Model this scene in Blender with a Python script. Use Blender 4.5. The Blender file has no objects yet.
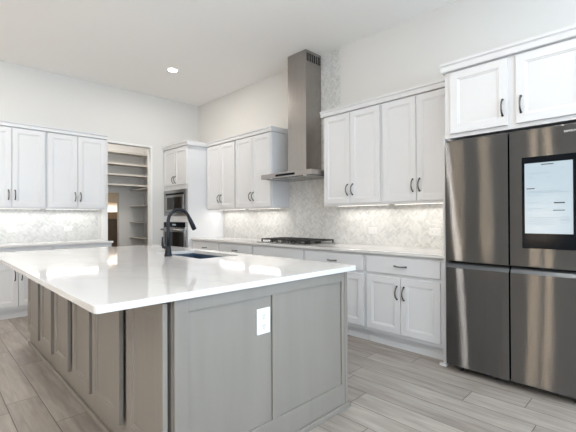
import bpy, bmesh, math, random
from mathutils import Vector, Matrix
random.seed(7)
S = bpy.context.scene
COL = S.collection
PI = math.pi

# ------------------------------------------------------------------ camera
cam = bpy.data.objects.new('camera', bpy.data.cameras.new('camera'))
COL.objects.link(cam)
yaw, pitch, roll = math.radians(44.419), math.radians(0.336), math.radians(-0.24)
fw = Vector((math.sin(yaw)*math.cos(pitch), math.cos(yaw)*math.cos(pitch), math.sin(pitch)))
rt = Vector((math.cos(yaw), -math.sin(yaw), 0)); up = rt.cross(fw)
rt2 = rt*math.cos(roll) + up*math.sin(roll); up2 = -rt*math.sin(roll) + up*math.cos(roll)
M = Matrix((rt2, up2, -fw)).transposed().to_4x4(); M.translation = Vector((-3.7745, -6.2964, 1.2313))
cam.matrix_world = M
cam.data.sensor_width = 36; cam.data.lens = 373.5/576*36; cam.data.clip_start = 0.05
S.camera = cam

# ------------------------------------------------------------------ world, large lights, exposure
w = bpy.data.worlds.new('world'); S.world = w; w.use_nodes = True
bg = w.node_tree.nodes['Background']; bg.inputs[0].default_value = (0.80, 0.90, 1.0, 1); bg.inputs[1].default_value = 1.0
S.view_settings.view_transform = 'Standard'; S.view_settings.look = 'None'
S.view_settings.gamma = 1; S.view_settings.use_curve_mapping = False
S.view_settings.exposure = 1.2

def area(name, loc, direction, sx, sy, power, color, parent=None, spread=PI):
    L = bpy.data.lights.new(name, 'AREA'); L.shape = 'RECTANGLE'; L.size = sx; L.size_y = sy
    L.energy = power; L.color = color; L.spread = spread
    o = bpy.data.objects.new(name, L); COL.objects.link(o)
    d = Vector(direction); o.location = loc
    o.rotation_euler = d.to_track_quat('-Z', 'Z' if abs(d.z) < 0.5 else 'Y').to_euler()
    if parent: o.parent = parent
    return o

# daylight by tall windows behind the camera; left and right lights are added
ROOM = dict(x0=-9.0, x1=0.0, y0=-10.5, y1=0.0, H=3.38)
REAR_WIN = [(-7.6, -5.6), (-5.2, -3.2), (-2.8, -0.8)]
ADDED_LEFT_WIN = [(-2.16, -2.04), (-2.92, -2.76), (-4.02, -3.90), (-4.32, -4.20), (-8.6, -7.6)]  # unseen; narrow slits added to draw bright streaks on the refrigerator doors
ADDED_RIGHT_WIN = [(-9.7, -7.3)]  # unseen window added to throw cool light on the island end panel
for a, b in REAR_WIN:
    area('rear_daylight', ((a+b)/2, ROOM['y0']+0.02, 1.45), (0, 1, 4.0), b-a, 2.2, 62, (0.66, 0.84, 1.0))
for a, b in ADDED_LEFT_WIN:
    area('side_daylight', (ROOM['x0']+0.02, (a+b)/2, 1.45), (1, 0, 1.0), b-a, 2.2, 15+2*(b-a), (1.0, 0.78, 0.54))
for a, b in ADDED_RIGHT_WIN:
    area('patio_daylight', (-0.02, (a+b)/2, 1.45), (-1, 0.3, 0.8), b-a, 2.2, 42, (0.42, 0.70, 1.0))

# ------------------------------------------------------------------ materials
def lin(c):
    return tuple(((v/255)/12.92 if v/255 <= 0.04045 else ((v/255+0.055)/1.055)**2.4) for v in c) + (1,)
def mat(name, color, rough=0.5, metal=0.0, noise=None, bump=None, coat=0.0, spec=None, emis=None, aniso=0):
    """noise=(scale xyz, amount) tints the colour; bump=(scale xyz, strength, distance)"""
    m = bpy.data.materials.new(name); m.use_nodes = True; nt = m.node_tree
    b = nt.nodes['Principled BSDF']; b.inputs['Base Color'].default_value = color
    b.inputs['Roughness'].default_value = rough; b.inputs['Metallic'].default_value = metal
    if coat: b.inputs['Coat Weight'].default_value = coat; b.inputs['Coat Roughness'].default_value = 0.08
    if spec is not None: b.inputs['Specular IOR Level'].default_value = spec
    if aniso: b.inputs['Anisotropic'].default_value = aniso
    if emis: b.inputs['Emission Color'].default_value = emis[0]; b.inputs['Emission Strength'].default_value = emis[1]
    def nz(scale, detail=4):
        tc = nt.nodes.new('ShaderNodeTexCoord'); mp = nt.nodes.new('ShaderNodeMapping'); n = nt.nodes.new('ShaderNodeTexNoise')
        mp.inputs['Scale'].default_value = scale; n.inputs['Scale'].default_value = 1.0; n.inputs['Detail'].default_value = detail
        nt.links.new(tc.outputs['Object'], mp.inputs[0]); nt.links.new(mp.outputs[0], n.inputs[0]); return n
    if noise:
        n = nz(noise[0]); mr = nt.nodes.new('ShaderNodeMapRange')
        mr.inputs['From Min'].default_value = 0.3; mr.inputs['From Max'].default_value = 0.7
        mr.inputs['To Min'].default_value = 1-noise[1]; mr.inputs['To Max'].default_value = 1+noise[1]
        mx = nt.nodes.new('ShaderNodeVectorMath'); mx.operation = 'SCALE'; mx.inputs[0].default_value = color[:3]
        nt.links.new(n.outputs[0], mr.inputs[0]); nt.links.new(mr.outputs[0], mx.inputs['Scale']); nt.links.new(mx.outputs[0], b.inputs['Base Color'])
    if bump:
        n = nz(bump[0], bump[3] if len(bump) > 3 else 4); bp = nt.nodes.new('ShaderNodeBump'); bp.inputs['Strength'].default_value = bump[1]; bp.inputs['Distance'].default_value = bump[2]
        nt.links.new(n.outputs[0], bp.inputs['Height']); nt.links.new(bp.outputs[0], b.inputs['Normal'])
    return m

M_wall = mat('wall_paint', (0.72, 0.71, 0.69, 1), 0.85, bump=((60, 60, 60), 0.12, 0.002))
M_ceil = mat('ceiling_paint', (0.93, 0.92, 0.90, 1), 0.9, bump=((45, 45, 45), 0.3, 0.004))
M_trim = mat('trim_paint', (0.86, 0.86, 0.85, 1), 0.4)
M_cab = mat('cabinet_white', (0.705, 0.71, 0.725, 1), 0.38, noise=((2, 2, 2), 0.01))
M_isl = mat('stained_wood', (0.243, 0.222, 0.197, 1), 0.38, noise=((14, 14, 1.2), 0.05), bump=((160, 160, 5), 0.04, 0.001), spec=0.5)
M_chrome = mat('polished_nickel', (0.15, 0.145, 0.14, 1), 0.22, 1.0)
M_steel = mat('stainless', (0.36, 0.36, 0.36, 1), 0.22, 1.0, noise=((2, 2, 300), 0.04), aniso=0.4)
M_hood = mat('hood_stainless', (0.40, 0.375, 0.355, 1), 0.26, 1.0, noise=((90, 90, 1.5), 0.05), bump=((3, 3, 0.6), 0.15, 0.01, 1))
M_fr = mat('fridge_steel', (0.175, 0.175, 0.178, 1), 0.12, 1.0, noise=((2, 2, 260), 0.03), bump=((7.0, 2, 1.2), 0.035, 0.012, 1), aniso=0.97)
def tangent(m, rot=0.0):
    # brushed sheet metal: reflections smear along one direction
    nt = m.node_tree; tn = nt.nodes.new('ShaderNodeTangent'); tn.direction_type = 'RADIAL'; tn.axis = 'Z'
    b = nt.nodes['Principled BSDF']; g = nt.nodes.new('ShaderNodeBsdfAnisotropic'); g.distribution = 'GGX'
    g.inputs['Roughness'].default_value = 0.20; g.inputs['Anisotropy'].default_value = 0.93; g.inputs['Rotation'].default_value = rot
    nt.links.new(tn.outputs[0], g.inputs['Tangent'])
    for i, j in (('Base Color', 'Color'), ('Normal', 'Normal')):
        if b.inputs[i].links: nt.links.new(b.inputs[i].links[0].from_socket, g.inputs[j])
    nt.links.new(g.outputs[0], nt.nodes['Material Output'].inputs[0])
tangent(M_fr, 0.0)
M_grip = mat('grip_steel', (0.15, 0.16, 0.17, 1), 0.35, 1.0)
M_black = mat('black_gloss', (0.006, 0.008, 0.011, 1), 0.12, spec=0.06)
M_dark = mat('dark_cavity', (0.02, 0.02, 0.022, 1), 0.6)
M_iron = mat('cast_iron', (0.02, 0.02, 0.02, 1), 0.5, bump=((300, 300, 300), 0.2, 0.0005))
M_faucet = mat('matte_black_faucet', (0.010, 0.012, 0.018, 1), 0.32, spec=0.25)
M_sink = mat('sink_steel', (0.16, 0.21, 0.27, 1), 0.35, 1.0)
M_plate = mat('white_plastic', (0.78, 0.78, 0.78, 1), 0.35)
M_glass = mat('oven_glass', (0.012, 0.011, 0.011, 1), 0.06, spec=0.35)
M_wood = mat('warm_wood', (0.36, 0.24, 0.15, 1), 0.5, noise=((40, 40, 3), 0.15))
M_shelf = mat('shelf_paint', (0.52, 0.49, 0.455, 1), 0.6)
M_screen = mat('lit_display', (0.05, 0.06, 0.07, 1), 0.2, emis=((0.62, 0.76, 0.85, 1), 0.33))
M_ink = mat('display_ink', (0.10, 0.13, 0.16, 1), 0.4, emis=((0.30, 0.38, 0.44, 1), 0.35))
M_ink2 = mat('display_ink_dark', (0.02, 0.02, 0.02, 1), 0.4)
M_logo = mat('logo_silver', (0.85, 0.85, 0.85, 1), 0.3, 0.3)
M_led = mat('led_strip', (1, 1, 1, 1), 0.5, emis=((1.0, 0.94, 0.84, 1), 1.2))
M_can = mat('lamp_lens', (1, 1, 1, 1), 0.5, emis=((1.0, 0.96, 0.9, 1), 9))
M_glow_pane = mat('window_glass', (0.8, 0.85, 0.9, 1), 0.05, spec=0.5, emis=((0.8, 0.9, 1.0, 1), 0.9))  # opaque pane, its glow painted in for the daylight outside

def quartz():
    m = mat('white_quartz', (0.71, 0.70, 0.695, 1), 0.07, spec=0.62); nt = m.node_tree; b = nt.nodes['Principled BSDF']
    tc = nt.nodes.new('ShaderNodeTexCoord'); mp = nt.nodes.new('ShaderNodeMapping'); mp.inputs['Scale'].default_value = (1.3, 0.8, 1)
    n = nt.nodes.new('ShaderNodeTexNoise'); n.inputs['Scale'].default_value = 1.2; n.inputs['Detail'].default_value = 8; n.inputs['Distortion'].default_value = 1.2
    r = nt.nodes.new('ShaderNodeValToRGB'); e = r.color_ramp.elements
    e[0].position = 0.46; e[0].color = (0.71, 0.70, 0.695, 1); e[1].position = 0.54; e[1].color = (0.71, 0.70, 0.695, 1)
    k = r.color_ramp.elements.new(0.50); k.color = (0.68, 0.665, 0.655, 1)
    nt.links.new(tc.outputs['Object'], mp.inputs[0]); nt.links.new(mp.outputs[0], n.inputs[0]); nt.links.new(n.outputs[0], r.inputs[0]); nt.links.new(r.outputs[0], b.inputs['Base Color'])
    return m
M_quartz = quartz()

def floor_mat():
    m = bpy.data.materials.new('wood_plank_tile'); m.use_nodes = True; nt = m.node_tree; N = nt.nodes; L = nt.links
    b = N['Principled BSDF']
    def math_(op, a, c=None, d=None):
        n = N.new('ShaderNodeMath'); n.operation = op
        for i, v in enumerate((a, c, d)):
            if v is None: continue
            if isinstance(v, (int, float)): n.inputs[i].default_value = v
            else: L.new(v, n.inputs[i])
        return n.outputs[0]
    tc = N.new('ShaderNodeTexCoord'); sp = N.new('ShaderNodeSeparateXYZ'); L.new(tc.outputs['Object'], sp.inputs[0])
    W, LEN = 0.1835, 1.22
    u = math_('DIVIDE', math_('ADD', sp.outputs[0], 3.193+W*40), W)
    row = math_('FLOOR', u); fu = math_('FRACT', u)
    wn = N.new('ShaderNodeTexWhiteNoise'); wn.noise_dimensions = '1D'; L.new(row, wn.inputs['W'])
    v = math_('ADD', math_('DIVIDE', sp.outputs[1], LEN), math_('MULTIPLY', wn.outputs['Value'], 7.0))
    seg = math_('FLOOR', v); fv = math_('FRACT', v)
    gu = math_('MINIMUM', fu, math_('SUBTRACT', 1, fu)); gv = math_('MINIMUM', fv, math_('SUBTRACT', 1, fv))
    g = math_('MINIMUM', math_('MULTIPLY', gu, W), math_('MULTIPLY', gv, LEN))
    gm = N.new('ShaderNodeMapRange'); gm.inputs['From Min'].default_value = 0.0010; gm.inputs['From Max'].default_value = 0.0032; L.new(g, gm.inputs[0])
    cb = N.new('ShaderNodeCombineXYZ'); L.new(row, cb.inputs[0]); L.new(seg, cb.inputs[1])
    wn2 = N.new('ShaderNodeTexWhiteNoise'); wn2.noise_dimensions = '2D'; L.new(cb.outputs[0], wn2.inputs[0])
    # grain, shifted for every plank
    ad = N.new('ShaderNodeVectorMath'); ad.operation = 'ADD'; L.new(tc.outputs['Object'], ad.inputs[0])
    sc = N.new('ShaderNodeVectorMath'); sc.operation = 'SCALE'; sc.inputs['Scale'].default_value = 9; L.new(wn2.outputs['Color'], sc.inputs[0]); L.new(sc.outputs[0], ad.inputs[1])
    mp = N.new('ShaderNodeMapping'); mp.inputs['Scale'].default_value = (30, 3.0, 1); L.new(ad.outputs[0], mp.inputs[0])
    n1 = N.new('ShaderNodeTexNoise'); n1.inputs['Scale'].default_value = 1; n1.inputs['Detail'].default_value = 7; n1.inputs['Distortion'].default_value = 0.6; L.new(mp.outputs[0], n1.inputs[0])
    mp2 = N.new('ShaderNodeMapping'); mp2.inputs['Scale'].default_value = (7, 1.1, 1); L.new(ad.outputs[0], mp2.inputs[0])
    n2 = N.new('ShaderNodeTexNoise'); n2.inputs['Scale'].default_value = 1; n2.inputs['Detail'].default_value = 3; L.new(mp2.outputs[0], n2.inputs[0])
    t = math_('ADD', math_('MULTIPLY', n1.outputs[0], 0.55), math_('ADD', math_('MULTIPLY', n2.outputs[0], 0.35), math_('MULTIPLY', wn2.outputs['Value'], 0.12)))
    r = N.new('ShaderNodeValToRGB'); e = r.color_ramp.elements
    e[0].position = 0.32; e[0].color = (0.225, 0.195, 0.17, 1); e[1].position = 0.70; e[1].color = (0.44, 0.398, 0.357, 1)
    L.new(t, r.inputs[0])
    mx = N.new('ShaderNodeMix'); mx.data_type = 'RGBA'; mx.inputs['A'].default_value = (0.085, 0.07, 0.06, 1)
    L.new(gm.outputs[0], mx.inputs['Factor']); L.new(r.outputs[0], mx.inputs['B']); L.new(mx.outputs['Result'], b.inputs['Base Color'])
    b.inputs['Roughness'].default_value = 0.42; b.inputs['Specular IOR Level'].default_value = 0.4
    bp = N.new('ShaderNodeBump'); bp.inputs['Strength'].default_value = 0.5; bp.inputs['Distance'].default_value = 0.002
    L.new(math_('ADD', gm.outputs[0], math_('MULTIPLY', n1.outputs[0], 0.25)), bp.inputs['Height']); L.new(bp.outputs[0], b.inputs['Normal'])
    return m
M_floor = floor_mat()

def tile_mat():
    m = bpy.data.materials.new('marble_tile'); m.use_nodes = True; nt = m.node_tree; N = nt.nodes; L = nt.links
    b = N['Principled BSDF']; b.inputs['Roughness'].default_value = 0.28
    at = N.new('ShaderNodeAttribute'); at.attribute_name = 'tile'
    tc = N.new('ShaderNodeTexCoord'); n = N.new('ShaderNodeTexNoise'); n.inputs['Scale'].default_value = 14; n.inputs['Detail'].default_value = 6; n.inputs['Distortion'].default_value = 1.5
    L.new(tc.outputs['Object'], n.inputs[0])
    a = N.new('ShaderNodeMath'); a.operation = 'MULTIPLY_ADD'; a.inputs[1].default_value = 0.8; L.new(n.outputs[0], a.inputs[0])
    k = N.new('ShaderNodeMath'); k.operation = 'MULTIPLY'; k.inputs[1].default_value = 0.28; L.new(at.outputs['Fac'], k.inputs[0]); L.new(k.outputs[0], a.inputs[2])
    r = N.new('ShaderNodeValToRGB'); e = r.color_ramp.elements
    e[0].position = 0.30; e[0].color = (0.53, 0.54, 0.53, 1); e[1].position = 0.66; e[1].color = (0.73, 0.73, 0.72, 1)
    L.new(a.outputs[0], r.inputs[0]); L.new(r.outputs[0], b.inputs['Base Color'])
    return m
M_tile = tile_mat()
M_grout = mat('tile_grout', (0.62, 0.62, 0.60, 1), 0.8)

# ------------------------------------------------------------------ mesh helpers
def box(bm, x0, x1, y0, y1, z0, z1, mi=0):
    x0, x1 = sorted((x0, x1)); y0, y1 = sorted((y0, y1)); z0, z1 = sorted((z0, z1))
    v = [bm.verts.new(p) for p in ((x0,y0,z0),(x1,y0,z0),(x1,y1,z0),(x0,y1,z0),(x0,y0,z1),(x1,y0,z1),(x1,y1,z1),(x0,y1,z1))]
    for f in ((0,3,2,1),(4,5,6,7),(0,1,5,4),(1,2,6,5),(2,3,7,6),(3,0,4,7)):
        q = bm.faces.new([v[i] for i in f]); q.material_index = mi
def cyl(bm, c, r, h, axis='z', n=24, r2=None, mi=0):
    r2 = r if r2 is None else r2; rings = []
    for s, rr in ((0, r), (h, r2)):
        ring = []
        for i in range(n):
            a = 2*PI*i/n; u, v = rr*math.cos(a), rr*math.sin(a)
            p = {'z': (u, v, s), 'x': (s, u, v), 'y': (v, s, u)}[axis]
            ring.append(bm.verts.new((c[0]+p[0], c[1]+p[1], c[2]+p[2])))
        rings.append(ring)
    for i in range(n):
        f = bm.faces.new((rings[0][i], rings[0][(i+1) % n], rings[1][(i+1) % n], rings[1][i])); f.smooth = True; f.material_index = mi
    f = bm.faces.new(list(reversed(rings[0]))); f.material_index = mi
    f = bm.faces.new(rings[1]); f.material_index = mi
def tube(bm, pts, radii, n=12):
    pts = [Vector(p) for p in pts]
    if not isinstance(radii, (list, tuple)): radii = [radii]*len(pts)
    t0 = (pts[1]-pts[0]).normalized(); ref = Vector((1, 0, 0)) if abs(t0.x) < 0.9 else Vector((0, 1, 0))
    nrm = (ref - t0*ref.dot(t0)).normalized(); rings = []
    for i, p in enumerate(pts):
        t = (pts[min(i+1, len(pts)-1)] - pts[max(i-1, 0)]).normalized()
        nrm = (nrm - t*nrm.dot(t)).normalized(); bn = t.cross(nrm)
        rings.append([bm.verts.new(p + (nrm*math.cos(2*PI*k/n) + bn*math.sin(2*PI*k/n))*radii[i]) for k in range(n)])
    for a, b in zip(rings, rings[1:]):
        for k in range(n):
            f = bm.faces.new((a[k], a[(k+1) % n], b[(k+1) % n], b[k])); f.smooth = True
    bm.faces.new(list(reversed(rings[0]))); bm.faces.new(rings[-1])
def prism(bm, poly, x0, x1, axis='x'):
    """poly = list of (a, z); extruded along axis x (a = y) or y (a = x)"""
    r = []
    for s in (x0, x1):
        r.append([bm.verts.new((s, a, z) if axis == 'x' else (a, s, z)) for a, z in poly])
    n = len(poly)
    for i in range(n): bm.faces.new((r[0][i], r[0][(i+1) % n], r[1][(i+1) % n], r[1][i]))
    bm.faces.new(list(reversed(r[0]))); bm.faces.new(r[1])
def shaker(bm, x0, x1, z0, z1, yf, t=0.02, frame=0.058, rec=0.009):
    """slab whose front (towards -y) has a stepped, recessed panel"""
    rings = [(0, t), (0, 0.0015), (0.0015, 0), (frame, 0), (frame+0.003, 0.004), (frame+0.012, 0.005), (frame+0.015, rec)]
    prev = None; first = None
    for ins, d in rings:
        r = [bm.verts.new(p) for p in ((x0+ins, yf+d, z0+ins), (x1-ins, yf+d, z0+ins), (x1-ins, yf+d, z1-ins), (x0+ins, yf+d, z1-ins))]
        if prev:
            for i in range(4): bm.faces.new((prev[i], prev[(i+1) % 4], r[(i+1) % 4], r[i]))
        else: first = r
        prev = r
    bm.faces.new(prev); bm.faces.new(list(reversed(first)))
def obj(name, bm, material, parent=None, bevel=0, seg=2):
    bmesh.ops.recalc_face_normals(bm, faces=bm.faces)
    me = bpy.data.meshes.new(name); bm.to_mesh(me); bm.free()
    o = bpy.data.objects.new(name, me); COL.objects.link(o)
    for m in (material if isinstance(material, (list, tuple)) else [material]): me.materials.append(m)
    if parent: o.parent = parent
    if bevel:
        b = o.modifiers.new('bevel', 'BEVEL'); b.width = bevel; b.segments = seg; b.limit_method = 'ANGLE'; b.angle_limit = math.radians(40)
    return o
def mk(fn, *a, **k):
    bm = bmesh.new(); fn(bm, *a, **k); return bm
def boxes(lst):
    bm = bmesh.new()
    for b in lst: box(bm, *b)
    return bm
def tag(o, label=None, cat=None, group=None, kind=None):
    if label: o['label'] = label
    if cat: o['category'] = cat
    if group: o['group'] = group
    if kind: o['kind'] = kind
    return o
def thing(name, label, cat, loc=(0,0,0), rz=0, group=None):
    o = bpy.data.objects.new(name, None); COL.objects.link(o); o.location = loc; o.rotation_euler = (0, 0, rz)
    o.empty_display_size = 0.1
    return tag(o, label, cat, group)
def struct(name, bm, m, bevel=0):
    return tag(obj(name, bm, m, bevel=bevel), kind='structure')
R90 = -PI/2       # turns a front that looks to -y so that it looks to -x (things on the cooktop wall)

# ------------------------------------------------------------------ setting
X0, Y0, H = ROOM['x0'], ROOM['y0'], ROOM['H']
T = 0.12
struct('floor', boxes([(X0-T, T+0.0, Y0-T, 3.2, -0.1, 0)]), M_floor)
struct('ceiling', boxes([(X0-T, T, Y0-T, 3.2, H, H+0.1)]), M_ceil)
struct('wall_right', boxes([(0, T, -7.3, T, 0, H), (0, T, Y0-T, -9.7, 0, H), (0, T, -9.7, -7.3, 0, 0.35), (0, T, -9.7, -7.3, 2.55, H)]), M_wall)
PX0, PX1, PZ = -1.655, -0.933, 2.470                       # pantry doorway
struct('wall_back', boxes([(X0-T, PX0, 0, T, 0, H), (PX1, 0, 0, T, 0, H), (PX0, PX1, 0, T, PZ, H)]), M_wall)
def wall_with_windows(name, horizontal, spans):
    L = []; z0, z1 = 0.35, 2.55
    lo, hi = (X0, 0) if horizontal else (Y0, 0)
    cuts = sorted(spans); a = lo
    segs = []
    for s, e in cuts: segs.append((a, s, 0, H)); segs += [(s, e, 0, z0), (s, e, z1, H)]; a = e
    segs.append((a, hi, 0, H))
    for s, e, p, q in segs:
        L.append((s, e, Y0-T, Y0, p, q) if horizontal else (X0-T, X0, s, e, p, q))
    struct(name, boxes(L), M_wall)
wall_with_windows('wall_rear', True, REAR_WIN); wall_with_windows('wall_left', False, ADDED_LEFT_WIN)
wi = 1
for spans, hz, wx in ((REAR_WIN, True, 0), (ADDED_LEFT_WIN, False, X0), (ADDED_RIGHT_WIN, False, 0.1)):  # rear windows, then the left and right ones added for their light
    for s, e in spans:
        z0, z1 = 0.35, 2.55; fr = min(0.06, (e-s)*0.2); m = (s+e)/2
        L = [(s, s+fr), (e-fr, e), (m-0.02, m+0.02)]
        bl = [(a, b, z0, z1) for a, b in L] + [(s, e, z0, z0+fr), (s, e, z1-fr, z1), (s, e, 1.43, 1.47)]
        o = struct('window_%d' % wi, boxes([(a, b, Y0-0.08, Y0-0.02, p, q) if hz else (wx-0.08, wx-0.02, a, b, p, q) for a, b, p, q in bl]), M_trim)
        obj('window_pane', boxes([(s+0.03, e-0.03, Y0-0.056, Y0-0.05, z0+0.03, z1-0.03) if hz else (wx-0.056, wx-0.05, s+fr/2, e-fr/2, z0+0.03, z1-0.03)]), M_glow_pane, o)
        wi += 1
# pantry behind the doorway
PXL, PXR, PY = -2.3, -0.32, 1.72
struct('wall_pantry_left', boxes([(PXL-0.1, PXL, T, PY, 0, H)]), M_wall)
struct('wall_pantry_right', boxes([(PXR, PXR+0.1, T, PY, 0, H)]), M_wall)
NX = -0.845                                                # serving hatch in the pantry's back wall
struct('wall_pantry_back', boxes([(NX, PXR, PY, PY+0.1, 0, H), (PXL, NX, PY, PY+0.1, 1.77, H)]), M_wall)
struct('wall_niche', boxes([(PXL-0.1, PXL, PY, 2.6, 0, H), (-0.5, -0.4, PY+0.1, 2.6, 0, H), (PXL, -0.4, 2.6, 2.7, 0, H)]), M_wall)
area('pantry_lamp_light', (-1.3, 0.45, 3.3), (0, 0, -1), 0.5, 0.4, 10, (1.0, 0.96, 0.91))  # no fixture; light added to brighten the pantry shelves
area('niche_lamp_light', (-1.0, 2.42, 1.57), (0, 0, -1), 1.0, 0.05, 2.2, (1.0, 0.95, 0.86))  # no fixture; light added to whiten the band under the hanging cabinet
area('niche_ceiling_light', (-1.2, 1.95, 3.2), (0, 0, -1), 0.3, 0.3, 5, (1.0, 0.94, 0.84))  # no fixture; weak light added to lift the niche from above
# trim
cs = 0.075
struct('trim_1', boxes([(PX0-0.09, PX0, -0.012, 0, 0, PZ+0.025), (PX1, PX1+0.022, -0.008, 0, 0, PZ+0.025), (PX0, PX1, -0.008, 0, PZ, PZ+0.025),
                        (PX0-0.004, PX0+0.006, -0.006, T+0.006, 0, PZ), (PX1-0.006, PX1+0.004, -0.006, T+0.006, 0, PZ), (PX0, PX1, -0.006, T+0.006, PZ-0.006, PZ+0.004)]), M_trim, 0.002)
struct('baseboard_back', boxes([(X0, -4.12, -0.015, 0, 0, 0.13)]), M_trim, 0.003)
struct('baseboard_right', boxes([(-0.015, 0, Y0, -6.05, 0, 0.13)]), M_trim, 0.003)
struct('baseboard_left', boxes([(X0, X0+0.015, Y0, 0, 0, 0.13)]), M_trim, 0.003)
struct('baseboard_rear', boxes([(X0, 0, Y0, Y0+0.015, 0, 0.13)]), M_trim, 0.003)

# ------------------------------------------------------------------ herringbone tile
def clip(poly, x0, x1, z0, z1):
    for ax, v, s in ((0, x0, 1), (0, x1, -1), (1, z0, 1), (1, z1, -1)):
        out = []
        for i in range(len(poly)):
            p, q = poly[i], poly[(i+1) % len(poly)]
            dp, dq = (p[ax]-v)*s, (q[ax]-v)*s
            if dp >= 0: out.append(p)
            if (dp >= 0) != (dq >= 0):
                t = dp/(dp-dq); out.append((p[0]+(q[0]-p[0])*t, p[1]+(q[1]-p[1])*t))
        poly = out
        if len(poly) < 3: return []
    return poly
def herringbone(name, rects, to3d, label, mt_axis, W=0.023, n=3):
    bm = bmesh.new(); lay = bm.loops.layers.float_color.new('tile')
    rnd = random.Random(3); g = 0.0016
    c, s = math.cos(PI/4), math.sin(PI/4)
    for (x0, x1, z0, z1) in rects:
        # grout bed
        v = [bm.verts.new(to3d(a, b, 0.004)) for a, b in ((x0, z0), (x1, z0), (x1, z1), (x0, z1))]
        f = bm.faces.new(v); f.material_index = 1
        R = (abs(x1-x0)+abs(z1-z0))/W/1.2 + 8; K = int(R)
        cx, cz = (x0+x1)/2, (z0+z1)/2
        ku, kv = int(cx/W), int(cz/W)
        for k in range(-K, K):
            for m in range(-K//(2*n)-1, K//(2*n)+2):
                for (u0, u1, v0, v1) in ((k+2*n*m, k+2*n*m+n, k, k+1), (k, k+1, k-2*n+1+2*n*m, k-n+1+2*n*m)):
                    pu = [(u0*W+g, v0*W+g), (u1*W-g, v0*W+g), (u1*W-g, v1*W-g), (u0*W+g, v1*W-g)]
                    pr = [(cx + a*c - b*s, cz + a*s + b*c) for a, b in pu]
                    if max(p[0] for p in pr) < x0 or min(p[0] for p in pr) > x1 or max(p[1] for p in pr) < z0 or min(p[1] for p in pr) > z1: continue
                    q = clip(pr, x0, x1, z0, z1)
                    if len(q) < 3: continue
                    try: f = bm.faces.new([bm.verts.new(to3d(a, b, 0.0055)) for a, b in q])
                    except ValueError: continue
                    val = rnd.random()
                    for lp in f.loops: lp[lay] = (val, val, val, 1)
    me = bpy.data.meshes.new(name); bm.to_mesh(me); bm.free()
    me.materials.append(M_tile); me.materials.append(M_grout)
    o = bpy.data.objects.new(name, me); COL.objects.link(o)
    return tag(o, label, 'backsplash')
CT = 0.914; ZB = 1.374; ZT = 2.43
# back wall run (looks to -y) and cooktop wall (looks to -x)
herringbone('tile_backsplash', [(-4.10, -1.80, CT+0.0005, ZB)], lambda a, b, d: (a, -d, b), 'pale marble herringbone backsplash left of the pantry doorway', 'x')
herringbone('tile_backsplash', [(-4.95, -0.845, CT+0.0005, ZB), (-3.403, -2.473, ZB, H-0.001)], lambda a, b, d: (-d, a, b), 'marble herringbone backsplash behind the cooktop, rising behind the hood to the ceiling', 'y')

# ------------------------------------------------------------------ cabinet parts
def pull_bm(x, y, z, vertical=True, L=0.118, out=0.034):
    """arched pull; y is the door's front"""
    bm = bmesh.new(); pts = []; rad = []
    for i in range(15):
        t = -1 + 2*i/14
        a = t*L/2; o = out*(1-abs(t)**2.6)
        pts.append((x, y-0.004-o, z+a) if vertical else (x+a, y-0.004-o, z)); rad.append(0.0068 - 0.0012*(1-abs(t)))
    tube(bm, pts, rad, 10)
    for s in (-1, 1):
        c = (x, y-0.007, z+s*L/2) if vertical else (x+s*L/2, y-0.007, z)
        cyl(bm, c, 0.0085, 0.0075, 'y', 12)
    return bm
def add_door(parent, x0, x1, z0, z1, yf, hx=None, hz=None, m=None, name='door', frame=0.058):
    d = obj(name, mk(shaker, x0, x1, z0, z1, yf, 0.02, frame), m or M_cab, parent)
    if hx is not None: obj('handle', pull_bm(hx, yf, hz), M_chrome, d)
    return d
def add_drawer(parent, x0, x1, z0, z1, yf, handle=True, hx=None):
    bm = bmesh.new(); box(bm, x0, x1, yf, yf+0.02, z0, z1)
    d = obj('drawer' if handle else 'drawer_front', bm, M_cab, parent, bevel=0.004)
    if handle: obj('handle', pull_bm(hx if hx else (x0+x1)/2, yf, (z0+z1)/2, False, 0.115, 0.026), M_chrome, d)
    return d
def wall_cabinet(label, loc, rz, wd, dep=0.33, z0=ZB, z1=ZT, group='white wall cabinets', doors=2, edge=0.017, mid=0.003, hz=None, dz0=0.022, dz1=0.012):
    """origin: left back bottom corner, front to -y, placed by loc"""
    t = thing('wall_cabinet', label, 'cabinet', (loc[0], loc[1], z0), rz, group)
    h = z1-z0; bm = bmesh.new()
    box(bm, 0.0008, wd-0.0008, -dep+0.02, 0, 0.012, h); box(bm, 0.0008, wd-0.0008, -dep, -dep+0.02, 0, h)   # carcass and face frame
    obj('cabinet_body', bm, M_cab, t, bevel=0.0015)
    yf = -dep-0.021; hz = 0.175 if hz is None else hz; c = wd/2
    if doors == 2:
        add_door(t, edge, c-mid, dz0, h-dz1, yf, c-mid-0.032, hz)
        add_door(t, c+mid, wd-edge, dz0, h-dz1, yf, c+mid+0.032, hz)
    return t
def base_cabinet(label, loc, rz, wd, drawer=True, handle=True, group='white base cabinets'):
    t = thing('base_cabinet', label, 'cabinet', loc, rz, group)
    bm = bmesh.new(); box(bm, 0.0008, wd-0.0008, -0.61, -0.004, 0.116, 0.883)
    obj('cabinet_body', bm, M_cab, t, bevel=0.0015)
    obj('toe_kick', boxes([(0.0008, wd-0.0008, -0.55, -0.53, 0, 0.116), (0.0008, wd-0.0008, -0.562, -0.55, 0, 0.055)]), M_cab, t)
    yf = -0.631; c = wd/2; e = 0.02
    add_drawer(t, e, wd-e, 0.703, 0.858, yf, handle)
    add_door(t, e, c-0.003, 0.152, 0.672, yf, c-0.035, 0.535)
    add_door(t, c+0.003, wd-e, 0.152, 0.672, yf, c+0.035, 0.535)
    return t
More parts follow.
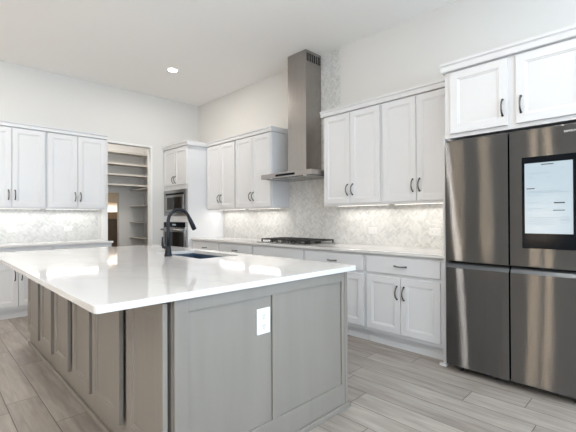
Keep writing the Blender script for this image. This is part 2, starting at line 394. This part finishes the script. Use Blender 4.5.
def crown(bm, x0, x1, yb, yf, z0=0.0):
    """crown moulding solid, front profile towards -y, running x0..x1"""
    prism(bm, [(yb, z0), (yf-0.004, z0), (yf-0.008, z0+0.004), (yf-0.012, z0+0.040), (yf-0.018, z0+0.046), (yf-0.024, z0+0.050), (yf-0.026, z0+0.068), (yb, z0+0.068)], x0, x1, 'x')

# ------------------------------------------------------------------ left run on the back wall
wall_cabinet('white double door wall cabinet next to the pantry doorway', (-2.56, 0), 0, 0.77)
wall_cabinet('white double door wall cabinet second to the left of the pantry doorway', (-3.33, 0), 0, 0.77)
wall_cabinet('white double door wall cabinet at the far left end, third from the pantry doorway', (-4.10, 0), 0, 0.77)
bm = bmesh.new(); crown(bm, -4.10, -1.775, 0, -0.352)
tag(obj('crown_moulding', bm, M_cab), 'white crown moulding along the wall cabinets left of the pantry doorway', 'moulding', 'white crown mouldings').location.z = ZT+0.0005
base_cabinet('white base cabinet beside the pantry doorway, hidden behind the island corner', (-2.545, 0, 0), 0, 0.745)
base_cabinet('white base cabinet with paired dark pulls at the left picture edge', (-3.29, 0, 0), 0, 0.744)
base_cabinet('white base cabinet at the far left end of the back wall run', (-4.04, 0, 0), 0, 0.749)
def slab(x0, x1, y0, y1, z0=0.884, z1=CT):
    return boxes([(x0, x1, y0, y1, z0, z1)])
tag(obj('countertop', slab(-4.08, -1.79, -0.65, -0.007), M_quartz, bevel=0.004), 'white quartz countertop along the wall left of the pantry doorway', 'countertop', 'white quartz countertops')
# ------------------------------------------------------------------ tall oven cabinet in the corner
TY = -0.842
t = thing('oven_cabinet', 'tall white oven cabinet in the corner beside the pantry doorway', 'cabinet', (0, 0, 0), R90)
# local: x 0..0.842 (towards the camera), front at y=-0.69
wd = 0.842; bm = bmesh.new()
box(bm, 0.003, 0.03, -0.69, -0.003, 0.0, ZT); box(bm, wd-0.03, wd, -0.69, -0.003, 0.0, ZT)
box(bm, 0.03, wd-0.03, -0.10, -0.003, 0, ZT)
for a, b in ((0.1, 0.46), (1.175, 1.278), (1.722, ZT)): box(bm, 0.03, wd-0.03, -0.69, -0.10, a, b)
obj('cabinet_body', bm, M_cab, t)
add_door(t, 0.02, wd/2-0.003, 1.80, ZT-0.012, -0.711, wd/2-0.038, 1.89)
add_door(t, wd/2+0.003, wd-0.02, 1.80, ZT-0.012, -0.711, wd/2+0.038, 1.89)
add_drawer(t, 0.02, wd-0.02, 0.13, 0.44, -0.711)
t = thing('microwave', 'built-in stainless microwave above the wall oven in the tall cabinet', 'microwave', (0, 0, 1.28), R90)
bm = bmesh.new(); A, B, hh = 0.033, wd-0.033, 0.44
for q in ((A, B, 0, 0.055), (A, B, hh-0.055, hh), (A, A+0.07, 0.055, hh-0.055), (B-0.07, B, 0.055, hh-0.055)): box(bm, q[0], q[1], -0.715, -0.66, q[2], q[3])
box(bm, A+0.02, B-0.02, -0.66, -0.15, 0.01, hh-0.01)
obj('trim_frame', bm, M_steel, t, bevel=0.002)
d = obj('door', boxes([(A+0.078, B-0.078, -0.720, -0.66, 0.063, hh-0.085)]), M_steel, t, bevel=0.003)
obj('window_glass', boxes([(A+0.135, B-0.135, -0.723, -0.719, 0.105, hh-0.125)]), M_glass, d)
obj('control_panel', boxes([(A+0.078, B-0.078, -0.718, -0.66, hh-0.082, hh-0.058)]), M_black, t)
obj('door_recess', boxes([(A+0.0701, B-0.0701, -0.700, -0.66, 0.0551, hh-0.0551)]), M_dark, t)
t = thing('wall_oven', 'stainless wall oven with dark glass door below the microwave', 'oven', (0, 0, 0.462), R90)
oh = 1.172-0.462
obj('oven_body', boxes([(A, B, -0.695, -0.12, 0, oh), (A, A+0.02, -0.72, -0.695, 0, oh), (B-0.02, B, -0.72, -0.695, 0, oh)]), M_steel, t, bevel=0.002)
cp = obj('control_panel', boxes([(A+0.02, B-0.02, -0.722, -0.695, oh-0.085, oh)]), M_black, t, bevel=0.001)
obj('display', boxes([(0.36, 0.48, -0.7235, -0.722, oh-0.055, oh-0.03)]), mat('oven_display', (0.1, 0.1, 0.1, 1), 0.3, emis=((0.6, 0.8, 0.9, 1), 0.12)), cp)
d = obj('door', boxes([(A+0.02, B-0.02, -0.735, -0.697, 0.015, oh-0.09)]), M_steel, t, bevel=0.002)
obj('window_glass', boxes([(A+0.075, B-0.055, -0.738, -0.734, 0.09, oh-0.165)]), M_glass, d)
bm = bmesh.new(); cyl(bm, (A+0.05, -0.785, oh-0.125), 0.017, B-A-0.10, 'x', 20)
for xx in (A+0.09, B-0.10): box(bm, xx, xx+0.02, -0.785, -0.733, oh-0.135, oh-0.115)
obj('handle', bm, M_steel, d)
# ------------------------------------------------------------------ cooktop wall cabinets
wall_cabinet('white double door wall cabinet next to the tall oven cabinet', (0, -0.8435), R90, 0.8025)
wall_cabinet('white double door wall cabinet directly left of the range hood', (0, -1.646), R90, 0.825)
wall_cabinet('white double door wall cabinet directly right of the range hood', (0, -3.403), R90, 0.79)
wall_cabinet('white double door wall cabinet between the hood side cabinet and the refrigerator', (0, -4.193), R90, 0.777)
g = 'white crown mouldings'
bm = bmesh.new(); crown(bm, 0.0, wd+0.028, 0, -0.712)
o = tag(obj('crown_moulding', bm, M_cab), 'white crown moulding on top of the tall oven cabinet', 'moulding', g); o.location.z = ZT+0.0005; o.rotation_euler.z = R90
bm = bmesh.new(); crown(bm, wd+0.03, 2.471+0.025, -0.008, -0.352)
o = tag(obj('crown_moulding', bm, M_cab), 'white crown moulding on the wall cabinets left of the hood', 'moulding', g); o.location.z = ZT+0.0005; o.rotation_euler.z = R90
bm = bmesh.new(); crown(bm, 3.403-0.025, 4.972, -0.008, -0.352)
o = tag(obj('crown_moulding', bm, M_cab), 'white crown moulding on the wall cabinets right of the hood', 'moulding', g); o.location.z = ZT+0.0005; o.rotation_euler.z = R90
bm = bmesh.new(); crown(bm, 4.974, 6.04, 0, -0.682)
o = tag(obj('crown_moulding', bm, M_cab), 'white crown moulding above the refrigerator cabinet', 'moulding', g); o.location.z = ZT+0.0005; o.rotation_euler.z = R90
base_cabinet('white base cabinet in the corner next to the tall oven cabinet', (0, -0.845, 0), R90, 0.765)
base_cabinet('white base cabinet immediately left of the cooktop cabinet', (0, -1.611, 0), R90, 0.80)
base_cabinet('white base cabinet below the gas cooktop, front without a drawer pull', (0, -2.412, 0), R90, 0.935, handle=False)
base_cabinet('white base cabinet immediately right of the cooktop, partly behind the island', (0, -3.348, 0), R90, 0.825)
base_cabinet('white base cabinet with drawer beside the refrigerator panel', (0, -4.174, 0), R90, 0.775)
tag(obj('countertop', slab(-0.65, -0.007, -4.9705, -0.8435), M_quartz, bevel=0.004), 'white quartz countertop under the cooktop along the right wall', 'countertop', 'white quartz countertops')
# panels round the refrigerator
for y0, lab in ((-4.9905, 'thin white full height side panel on the left of the refrigerator'), (-6.009, 'thin white full height side panel on the right of the refrigerator')):
    t = thing('refrigerator_side_panel', lab, 'panel', (0, y0, 0), 0, 'refrigerator side panels')
    obj('panel_board', boxes([(-0.66, 0, 0, 0.019, 0, 1.884)]), M_cab, t, bevel=0.002)
    obj('base_shoe', boxes([(-0.69, -0.6605, -0.012, 0.046, 0, 0.022)]), M_cab, t, bevel=0.004)
tag(obj('filler_strip', boxes([(-0.625, -0.02, -4.9705, -4.9505, 0, 0.883)]), M_cab), 'narrow white filler strip between the last base cabinet and the refrigerator panel', 'filler')
t = wall_cabinet('deep white double door cabinet above the refrigerator', (0, -4.991), R90, 1.0, dep=0.655, z0=1.885, group=None, edge=0.05, mid=0.028, hz=0.165, dz0=0.032, dz1=0.014)

# ------------------------------------------------------------------ refrigerator
FY = -5.034; FW = 0.912
t = thing('refrigerator', 'dark stainless four door refrigerator with a lit screen in its upper right door', 'refrigerator', (0, FY, 0), R90)
c = 0.4555
obj('refrigerator_body', boxes([(0.004, FW-0.004, -0.66, -0.03, 0.03, 1.84), (0.03, FW-0.03, -0.68, -0.66, 0.02, 1.80)]), M_dark, t)
def fdoor(x0, x1, z0, z1, top_chamfer):
    bm = bmesh.new(); yf = -0.757; yb = -0.683
    if top_chamfer: poly = [(yb, z0), (yf+0.004, z0), (yf, z0+0.004), (yf, z1-0.040), (yf+0.004, z1-0.036), (yf+0.028, z1), (yb, z1)]
    else: poly = [(yb, z0), (yf+0.004, z0), (yf, z0+0.004), (yf, z1-0.006), (yf+0.006, z1), (yb, z1)]
    prism(bm, poly, x0, x1, 'x')
    if top_chamfer:
        bm.faces.ensure_lookup_table()
        for f in bm.faces:
            cz = f.calc_center_median()
            if z1-0.0385 < cz.z < z1-0.002 and len(f.verts) == 4 and cz.y < yf+0.03: f.material_index = 1
    return bm
dl = obj('door', fdoor(0, c-0.005, 0.883, 1.845, False), M_fr, t, bevel=0.003)
dr = obj('door', fdoor(c+0.005, FW, 0.883, 1.845, False), M_fr, t, bevel=0.003)
dr['label'] = 'upper right refrigerator door with a screen'
obj('door', fdoor(0, c-0.005, 0.055, 0.873, True), [M_fr, M_grip], t, bevel=0.002)
obj('door', fdoor(c+0.005, FW, 0.055, 0.873, True), [M_fr, M_grip], t, bevel=0.002)
for xx in (0.06, FW-0.10):
    obj('foot', mk(cyl, (xx+0.02, -0.66, 0), 0.018, 0.03), M_dark, t)
sx0, sx1 = 5.572+FY, 5.888+FY
scr = obj('screen', boxes([(sx0, sx1, -0.762, -0.7565, 1.015, 1.648)]), M_black, dr, bevel=0.002)
# one display surface with its writing
bm = bmesh.new(); d0, d1 = 5.590+FY, 5.862+FY
box(bm, d0, d1, -0.7632, -0.762, 1.119, 1.604)
def ln(a, b, z, h=0.0035, mi=1): box(bm, d0+a*(d1-d0), d0+b*(d1-d0), -0.7636, -0.7632, z-h/2, z+h/2, mi)
ln(.36, .62, 1.590, .006, 2); ln(.75, .93, 1.560); ln(.06, .55, 1.532); ln(.06, .2, 1.502, .003); ln(.45, .58, 1.50, .003); ln(.76, .84, 1.503, .003)
ln(.04, .22, 1.428, .006, 2)
for z, b in ((1.408, .80), (1.399, .95), (1.382, .35)): ln(.06, b, z)
ln(.06, .30, 1.330); ln(.62, .84, 1.327, .008, 2); ln(.06, .36, 1.290); ln(.06, .14, 1.278); ln(.60, .84, 1.277, .005, 2); ln(.70, .76, 1.287, .004)
for z, b in ((1.228, .68), (1.213, .62), (1.199, .66), (1.184, .60)): ln(.06, b, z)
for i in range(28):                                     # round seal, a ring of short strokes
    a0, a1 = 2*PI*i/28, 2*PI*(i+1)/28; cx_, cz_ = d0+.835*(d1-d0), 1.213
    v = [bm.verts.new((cx_+r*math.cos(a), -0.7637, cz_+r*math.sin(a))) for r, a in ((.021, a0), (.021, a1), (.0245, a1), (.0245, a0))]
    bm.faces.new(v).material_index = 1
ln(.775, .90, 1.213, .006)
obj('display', bm, [M_screen, M_ink, M_ink2], scr)
def text_obj(name, body, size, m, parent, loc, rot):
    cu = bpy.data.curves.new(name, 'FONT'); cu.body = body; cu.size = size; cu.extrude = 0.0004
    tmp = bpy.data.objects.new('tmp_text', cu); COL.objects.link(tmp)
    bpy.context.view_layer.update()
    me = bpy.data.meshes.new_from_object(tmp.evaluated_get(bpy.context.evaluated_depsgraph_get()))
    bpy.data.objects.remove(tmp); o = bpy.data.objects.new(name, me); COL.objects.link(o)
    me.materials.clear(); me.materials.append(m); o.parent = parent; o.location = loc; o.rotation_euler = rot
    return o
text_obj('lettering', 'SAMSUNG', 0.0185, M_logo, dr, (5.815+FY, -0.7575, 1.789), (PI/2, 0, 0))

# ------------------------------------------------------------------ range hood
t = thing('range_hood', 'tall stainless chimney range hood above the gas cooktop', 'range hood', (0, -2.463, 0), R90)
hw = 0.914; hd = 0.52
bm = bmesh.new()
# canopy: thin rim, low pyramid above it
def ring(x0, x1, y0, y1, z): return [bm.verts.new(p) for p in ((x0, y0, z), (x1, y0, z), (x1, y1, z), (x0, y1, z))]
rs = [ring(0.02, hw-0.02, -hd+0.02, -0.008, 1.752), ring(0.0, hw, -hd, -0.008, 1.750), ring(0, hw, -hd, -0.008, 1.806), ring(0.004, hw-0.004, -hd+0.004, -0.008, 1.811), ring(0.28, hw-0.28, -0.32, -0.008, 1.842)]
for a, b in zip(rs, rs[1:]):
    for i in range(4): bm.faces.new((a[i], a[(i+1) % 4], b[(i+1) % 4], b[i]))
bm.faces.new(rs[-1]); bm.faces.new(list(reversed(rs[0])))
cn = obj('canopy', bm, M_hood, t)
obj('control_strip', boxes([(0.285, 0.63, -hd-0.0015, -hd+0.004, 1.766, 1.793)]), M_black, cn)
bm = bmesh.new()
for k in range(3): box(bm, 0.05+k*0.275, 0.31+k*0.275, -hd+0.06, -0.05, 1.745, 1.751)
obj('grease_filter', bm, M_steel, cn)
for xx in (0.15, hw-0.15): obj('hood_lamp', mk(cyl, (xx, -hd+0.04, 1.746), 0.02, 0.004), M_plate, cn)
# chimney with real slots near its top on both sides
cx0, cx1, cd = 0.297, 0.623, 0.302; zt = H-0.004; bm = bmesh.new()
box(bm, cx0, cx1, -cd, -0.008, 1.835, 3.238)
box(bm, cx0, cx1, -cd, -0.008, 3.342, zt); box(bm, cx0, cx1, -cd, -cd+0.02, 3.238, 3.342); box(bm, cx0, cx1, -0.03, -0.008, 3.238, 3.342)
n = 6; span = cd-0.02-0.03-0.0; pitch_ = span/n
for i in range(n+1):
    yy = -cd+0.02 + i*pitch_
    for xx in (cx0, cx1-0.003): box(bm, xx, xx+0.003, yy-0.007, yy+0.007, 3.238, 3.342)
ch = obj('chimney', bm, M_hood, t)
obj('vent_cavity', boxes([(cx0+0.01, cx1-0.01, -cd+0.022, -0.032, 3.239, 3.341)]), M_dark, ch)

# ------------------------------------------------------------------ gas cooktop
t = thing('gas_cooktop', 'stainless gas cooktop with black cast iron grates under the hood', 'cooktop', (0, -2.463, CT), R90)
bm = boxes([(0.0, 0.914, -0.60, -0.085, 0.0005, 0.012)]); obj('cooktop_tray', bm, M_steel, t, bevel=0.004)
bx = [(0.155, -0.24), (0.155, -0.44), (0.457, -0.36), (0.759, -0.24), (0.759, -0.44)]
for i, (a, b) in enumerate(bx):
    r = 0.055 if i == 2 else 0.04; bm = bmesh.new()
    cyl(bm, (a, b, 0.012), r, 0.012); cyl(bm, (a, b, 0.024), r*0.8, 0.010, r2=r*0.7)
    obj('burner', bm, M_iron, t)
for k in range(3):
    a0 = 0.015+k*0.297; a1 = a0+0.29; bm = bmesh.new(); y0, y1 = -0.535, -0.10; zt0, zt1 = 0.036, 0.052
    for q in ((a0, a1, y0, y0+0.014), (a0, a1, y1-0.014, y1), (a0, a0+0.014, y0, y1), (a1-0.014, a1, y0, y1)): box(bm, *q, zt0, zt1)
    cc = (a0+a1)/2
    box(bm, cc-0.007, cc+0.007, y0, y1, zt0, zt1+0.002)
    for yy in (-0.44, -0.318, -0.20): box(bm, a0, a1, yy-0.006, yy+0.006, zt0, zt1+0.002)
    for q in ((a0, y0), (a1-0.016, y0), (a0, y1-0.016), (a1-0.016, y1-0.016)): box(bm, q[0], q[0]+0.016, q[1], q[1]+0.016, 0.012, zt0)
    obj('grate', bm, M_iron, t, bevel=0.002)
for k in range(5):
    bm = bmesh.new(); cyl(bm, (0.257+k*0.10, -0.568, 0.012), 0.019, 0.022, r2=0.016); box(bm, 0.254+k*0.10, 0.260+k*0.10, -0.585, -0.551, 0.034, 0.039)
    obj('knob', bm, M_chrome, t)

# ------------------------------------------------------------------ island
BX0, BX1, BY0, BY1 = -3.008, -1.790, -4.815, -1.857; IH = 0.884
t = thing('kitchen_island', 'large grey stained wood kitchen island with white quartz top', 'kitchen island', ((BX0+BX1)/2, (BY0+BY1)/2, 0))
ox, oy = (BX0+BX1)/2, (BY0+BY1)/2
def loc(bl): return [(a-ox, b-ox, c-oy, d-oy, e, f) for a, b, c, d, e, f in bl]
SX0, SX1, SY0, SY1 = -2.209, -1.818, -3.708, -2.940       # sink opening
bm = boxes(loc([(BX0, BX1, BY0+0.02, SY0-0.03, 0, IH-0.001), (BX0, BX1, SY1+0.03, BY1, 0, IH-0.001), (BX0, SX0-0.03, SY0-0.03, SY1+0.03, 0, IH-0.001), (SX0-0.03, BX1-0.001, SY0-0.03, SY1+0.03, 0, 0.6), (BX1-0.019, BX1, SY0-0.03, SY1+0.03, 0.6, IH-0.001)]))
obj('island_body', bm, M_isl, t)
# end panel facing the camera: two recessed fields between stiles and rails
bm = bmesh.new(); yf = BY0-oy; zs = (0.0, 0.158, 0.822, IH-0.001)
def bx_(a, b, z0, z1, d=0.0): box(bm, a-ox, b-ox, yf+d, yf+0.02, z0, z1)
bx_(BX0+0.004, -2.936, 0, zs[3]); bx_(-2.441, -2.386, zs[1], zs[2]); bx_(-1.842, BX1, 0, zs[3])
bx_(-2.936, -1.842, 0, zs[1]); bx_(-2.936, -1.842, zs[2], zs[3])
bx_(-2.936, -2.441, zs[1], zs[2], 0.010); bx_(-2.386, -1.842, zs[1], zs[2], 0.010)
ep = obj('end_panel', bm, M_isl, t, bevel=0.0012)
# thin corner stiles standing proud
obj('corner_stile', boxes([(BX1-0.022-ox, BX1+0.004-ox, yf-0.004, yf, 0, IH-0.001)]), M_isl, t, bevel=0.001)
for (a, b) in ((-4.790, -4.395), (-4.300, -3.870), (-3.812, -3.450), (-3.340, -2.965), (-2.868, -2.500), (-2.404, -1.960)):
    # doors on the seating side look to -x; local frame turned by a mesh transform
    bm = bmesh.new(); shaker(bm, -b, -a, 0.160, 0.868, -0.038, 0.022, 0.06, 0.010)
    bmesh.ops.transform(bm, matrix=Matrix.Translation((BX0-ox, -oy, 0)) @ Matrix.Rotation(R90, 4, 'Z'), verts=bm.verts)
    obj('door', bm, M_isl, t)
# base shoe moulding
bm = boxes(loc([(BX0-0.018, BX0, BY0-0.018, BY1, 0, 0.032), (BX0-0.018, BX1+0.018, BY0-0.018, BY0, 0, 0.032), (BX1, BX1+0.018, BY0-0.018, BY1, 0, 0.032)]))
obj('base_moulding', bm, M_isl, t, bevel=0.005)
# outlet on the end panel
ol = obj('outlet', boxes([(-2.545-ox, -2.455-ox, yf+0.003, yf+0.010, 0.628, 0.762)]), M_plate, t, bevel=0.0025)
ol['label'] = 'white double socket outlet on the grey end panel'
for zz in (0.669, 0.721):
    s = obj('socket', boxes([(-2.519-ox, -2.481-ox, yf+0.0015, yf+0.004, zz-0.019, zz+0.019)]), M_plate, ol, bevel=0.003)
    bm = boxes([(-2.508-ox, -2.505-ox, yf+0.001, yf+0.002, zz-0.002, zz+0.009), (-2.495-ox, -2.492-ox, yf+0.001, yf+0.002, zz-0.002, zz+0.009), (-2.503-ox, -2.497-ox, yf+0.001, yf+0.002, zz-0.013, zz-0.007)])
    for v in bm.verts: pass
    s2 = s; bmm = bmesh.new(); bmm.from_mesh(s.data); tmp = bpy.data.meshes.new('slots'); bm.to_mesh(tmp); bm.free()
    nf = len(bmm.faces); bmm.from_mesh(tmp); bmm.faces.ensure_lookup_table()
    for f in bmm.faces[nf:]: f.material_index = 1
    bmm.to_mesh(s.data); bmm.free(); s.data.materials.append(M_dark)

# island worktop with the sink cut out, rounded corners
def worktop():
    bm = bmesh.new(); x0, x1, y0, y1 = -3.327, -1.702, -4.838, -1.804; r = 0.022; z1, z0 = CT, IH
    outer = []
    for cx_, cy_, a0 in ((x0+r, y0+r, PI), (x1-r, y0+r, 1.5*PI), (x1-r, y1-r, 0), (x0+r, y1-r, 0.5*PI)):
        for k in range(5): a = a0+k*PI/8; outer.append((cx_+r*math.cos(a), cy_+r*math.sin(a)))
    rr = 0.02; inner = []
    for cx_, cy_, a0 in ((SX0+rr, SY0+rr, PI), (SX1-rr, SY0+rr, 1.5*PI), (SX1-rr, SY1-rr, 0), (SX0+rr, SY1-rr, 0.5*PI)):
        for k in range(5): a = a0+k*PI/8; inner.append((cx_+rr*math.cos(a), cy_+rr*math.sin(a)))
    V = {}
    for z in (z0, z1): V[z] = ([bm.verts.new((a, b, z)) for a, b in outer], [bm.verts.new((a, b, z)) for a, b in inner])
    n = len(outer)
    for i in range(n):
        j = (i+1) % n
        bm.faces.new((V[z0][0][i], V[z0][0][j], V[z1][0][j], V[z1][0][i]))
        bm.faces.new((V[z1][1][i], V[z1][1][j], V[z0][1][j], V[z0][1][i]))
        for z in (z0, z1): bm.faces.new((V[z][0][i], V[z][0][j], V[z][1][j], V[z][1][i]))
    return bm
tag(obj('countertop', worktop(), M_quartz, bevel=0.002), 'large glossy white quartz countertop on the island with a sink cutout', 'countertop', 'white quartz countertops')
# sink
bm = bmesh.new(); zt_, zb_ = IH-0.001, IH-0.23; g_ = 0.006
def rect(z, e): return [bm.verts.new(p) for p in ((SX0-e, SY0-e, z), (SX1+e, SY0-e, z), (SX1+e, SY1+e, z), (SX0-e, SY1+e, z))]
rr_ = [rect(zt_, 0.026), rect(zt_, 0.004), rect(zb_+0.015, 0.0), rect(zb_, -0.02)]
for a, b in zip(rr_, rr_[1:]):
    for i in range(4): bm.faces.new((a[i], a[(i+1) % 4], b[(i+1) % 4], b[i]))
bm.faces.new(rr_[-1])
t = thing('kitchen_sink', 'undermount steel sink sunk into the island top beside the black faucet', 'sink', ((SX0+SX1)/2, (SY0+SY1)/2, zb_))
o = obj('sink_basin', bm, M_sink, t); o.location = -t.location
md = o.modifiers.new('solid', 'SOLIDIFY'); md.thickness = 0.002
bm = bmesh.new(); cyl(bm, (0, 0.0, 0.0005), 0.045, 0.004); obj('drain', bm, M_chrome, t)
# faucet
FXc, FYc = -2.285, -3.325
t = thing('kitchen_faucet', 'tall black gooseneck pull-down faucet beside the island sink', 'faucet', (FXc, FYc, CT))
bm = bmesh.new()
tube(bm, [(0, 0, 0.0005), (0, 0, 0.012), (0, 0, 0.022), (0, 0, 0.05), (0, 0, 0.09)], [0.033, 0.033, 0.028, 0.026, 0.021], 24)
obj('base', bm, M_faucet, t)
pts = [(0, 0, 0.08), (0, 0, 0.18), (0, 0, 0.29)]; r = 0.101
for k in range(1, 17):
    a = PI - k*PI*0.87/16; pts.append((r+r*math.cos(a), 0, 0.29+r*math.sin(a)*1.05))
e = Vector(pts[-1]); dr_ = (e-Vector(pts[-2])).normalized()
obj('spout', mk(tube, pts, [0.0165]+[0.014]*(len(pts)-1), 16), M_faucet, t)
obj('spray_head', mk(tube, [e, e+dr_*0.02, e+dr_*0.05, e+dr_*0.10, e+dr_*0.125], [0.0145, 0.0175, 0.019, 0.0215, 0.020], 20), M_faucet, t)
bm = bmesh.new()
tube(bm, [(0, 0.0, 0.075), (-0.035, 0.012, 0.075)], 0.013, 14)
tube(bm, [(-0.036, 0.012, 0.07), (-0.044, 0.015, 0.10), (-0.045, 0.015, 0.135), (-0.043, 0.014, 0.165)], [0.011, 0.009, 0.007, 0.0055], 12)
obj('lever', bm, M_faucet, t)

# ------------------------------------------------------------------ outlets on the tiles
def tile_outlet(label, p, rz):
    t = thing('wall_outlet', label, 'outlet', p, rz, 'white outlets on the tile')
    obj('cover_plate', boxes([(-0.058, 0.058, -0.012, -0.0056, -0.037, 0.037)]), M_plate, t, bevel=0.0025)
    for s in (-1, 1):
        bm = bmesh.new(); box(bm, s*0.024-0.017, s*0.024+0.017, -0.0135, -0.011, -0.0155, 0.0155)
        box(bm, s*0.024-0.006, s*0.024+0.003, -0.0139, -0.0134, 0.005, 0.0075, 1); box(bm, s*0.024-0.006, s*0.024+0.003, -0.0139, -0.0134, -0.0075, -0.005, 1)
        obj('socket', bm, [M_plate, mat('slot_grey', (0.3, 0.3, 0.3, 1), 0.5)], t)
tile_outlet('white wall outlet on the marble tile nearest the refrigerator', (0, -4.61, 1.083), R90)
tile_outlet('white wall outlet on the marble tile between cooktop and refrigerator', (0, -3.87, 1.083), R90)
tile_outlet('white wall outlet on the tile at the left, nearest the pantry doorway', (-2.215, 0, 1.09), 0)
tile_outlet('white wall outlet on the tile close to the left picture edge', (-2.90, 0, 1.09), 0)

# ------------------------------------------------------------------ pantry shelves
for i, z in enumerate((1.925, 2.13, 2.345, 2.58)):
    nm = ['lowest', 'second lowest', 'second highest', 'highest'][i]
    tag(obj('pantry_shelf', boxes([(PXL+0.001, PXR-0.001, 1.4, PY-0.001, z-0.012, z+0.012), (PXL+0.001, PXR-0.001, 1.395, 1.415, z-0.025, z+0.012)]), M_shelf), nm + ' long shelf across the top of the pantry back wall', 'shelf', 'high shelves across the pantry')
for i, z in enumerate((0.847, 1.165, 1.504, 1.843)):
    nm = ['lowest', 'second lowest', 'second highest', 'highest'][i]
    tag(obj('pantry_shelf', boxes([(-0.63, PXR-0.001, T+0.02, PY-0.001 if z < 1.9 else 1.39, z-0.018, z)]), M_shelf, bevel=0.002), nm + ' short shelf on the right pantry wall', 'shelf', 'side shelves in the pantry')
t = thing('pantry_cabinet', 'brown wooden base cabinet with tan top seen through the pantry', 'cabinet', (-1.4, 2.2, 0))
obj('cabinet_body', boxes([(-0.85, 0.895, 0.05, 0.395, 0.0, 1.23)]), mat('dark_wood', (0.14, 0.10, 0.07, 1), 0.5, noise=((30, 30, 3), 0.2)), t)
obj('cabinet_top', boxes([(-0.87, 0.895, 0.02, 0.395, 1.231, 1.38)]), M_wood, t, bevel=0.004)
t = thing('hanging_cabinet', 'beige cabinet hanging above the brown one seen through the pantry', 'cabinet', (-1.4, 2.2, 1.59))
obj('cabinet_body', boxes([(-0.85, 0.895, 0.1, 0.395, 0.0, 0.7)]), mat('beige_paint', (0.5, 0.43, 0.35, 1), 0.5), t, bevel=0.003)
obj('door', boxes([(0.1, 0.48, 0.08, 0.099, 0.02, 0.68)]), mat('beige_door', (0.52, 0.45, 0.37, 1), 0.5), t, bevel=0.003)

# ------------------------------------------------------------------ lamps
def recessed(x, y, label, power=6.5):
    t = thing('recessed_ceiling_light', label, 'ceiling light', (x, y, H), 0, 'recessed ceiling lights')
    bm = bmesh.new(); n = 32; R = [(0.085, -0.0005), (0.083, -0.006), (0.062, -0.007), (0.060, -0.002)]
    rg = [[bm.verts.new((r*math.cos(2*PI*k/n), r*math.sin(2*PI*k/n), z)) for k in range(n)] for r, z in R]
    for a, b in zip(rg, rg[1:]):
        for k in range(n): bm.faces.new((a[k], a[(k+1) % n], b[(k+1) % n], b[k]))
    obj('trim_ring', bm, M_trim, t)
    obj('lens', mk(cyl, (0, 0, -0.005), 0.061, 0.004, n=32), M_can, t)
    a = area('downlight', (0, 0, -0.012), (0, 0, -1), 0.11, 0.11, power, (1.0, 0.94, 0.87), t); a.data.shape = 'DISK'
recessed(-1.19, -1.29, 'round recessed ceiling light near the corner above the pantry side')
for i, (x, y, lab) in enumerate(((-2.3, -5.7, 'between the island and the refrigerator'), (-2.6, -8.0, 'in front of the patio window'), (-3.6, -1.29, 'over the left end of the back wall run'),
                  (-3.9, -3.6, 'over the seating side of the island'), (-4.8, -7.6, 'above the camera side of the island'), (-6.3, -2.4, 'over the open left part of the room'),
                  (-6.3, -5.4, 'in the middle of the left part of the room'), (-6.3, -8.4, 'near the rear left windows'), (-1.8, -8.6, 'near the rear right windows'))):
    recessed(x, y, 'round recessed ceiling light ' + lab)
def under_light(label, p, rz, L, power):
    t = thing('under_cabinet_light', label, 'light', p, rz, 'under cabinet light bars')
    obj('housing', boxes([(-L/2, L/2, -0.025, 0.015, 0.0, 0.0115)]), M_plate, t)
    obj('led_strip', boxes([(-L/2+0.01, L/2-0.01, -0.015, 0.005, -0.002, 0.0)]), M_led, t)
    area('strip_light', (0, -0.005, -0.004), (0, -0.25, -1), L-0.04, 0.02, power, (1.0, 0.95, 0.88), t)
for y, w_, lab in ((-1.245, 0.6, 'below the wall cabinet beside the oven cabinet'), (-2.06, 0.62, 'below the wall cabinet left of the hood'),
                   (-3.80, 0.6, 'below the wall cabinet right of the hood'), (-4.57, 0.6, 'below the wall cabinet beside the refrigerator')):
    under_light('slim light bar ' + lab, (-0.12, y, ZB), R90, w_+0.1, 0.85)
for x, lab in ((-2.175, 'below the wall cabinet next to the pantry'), (-2.945, 'below the second wall cabinet from the pantry'), (-3.715, 'below the third wall cabinet from the pantry')):
    under_light('slim light bar ' + lab, (x, -0.12, ZB), 0, 0.72, 0.8)
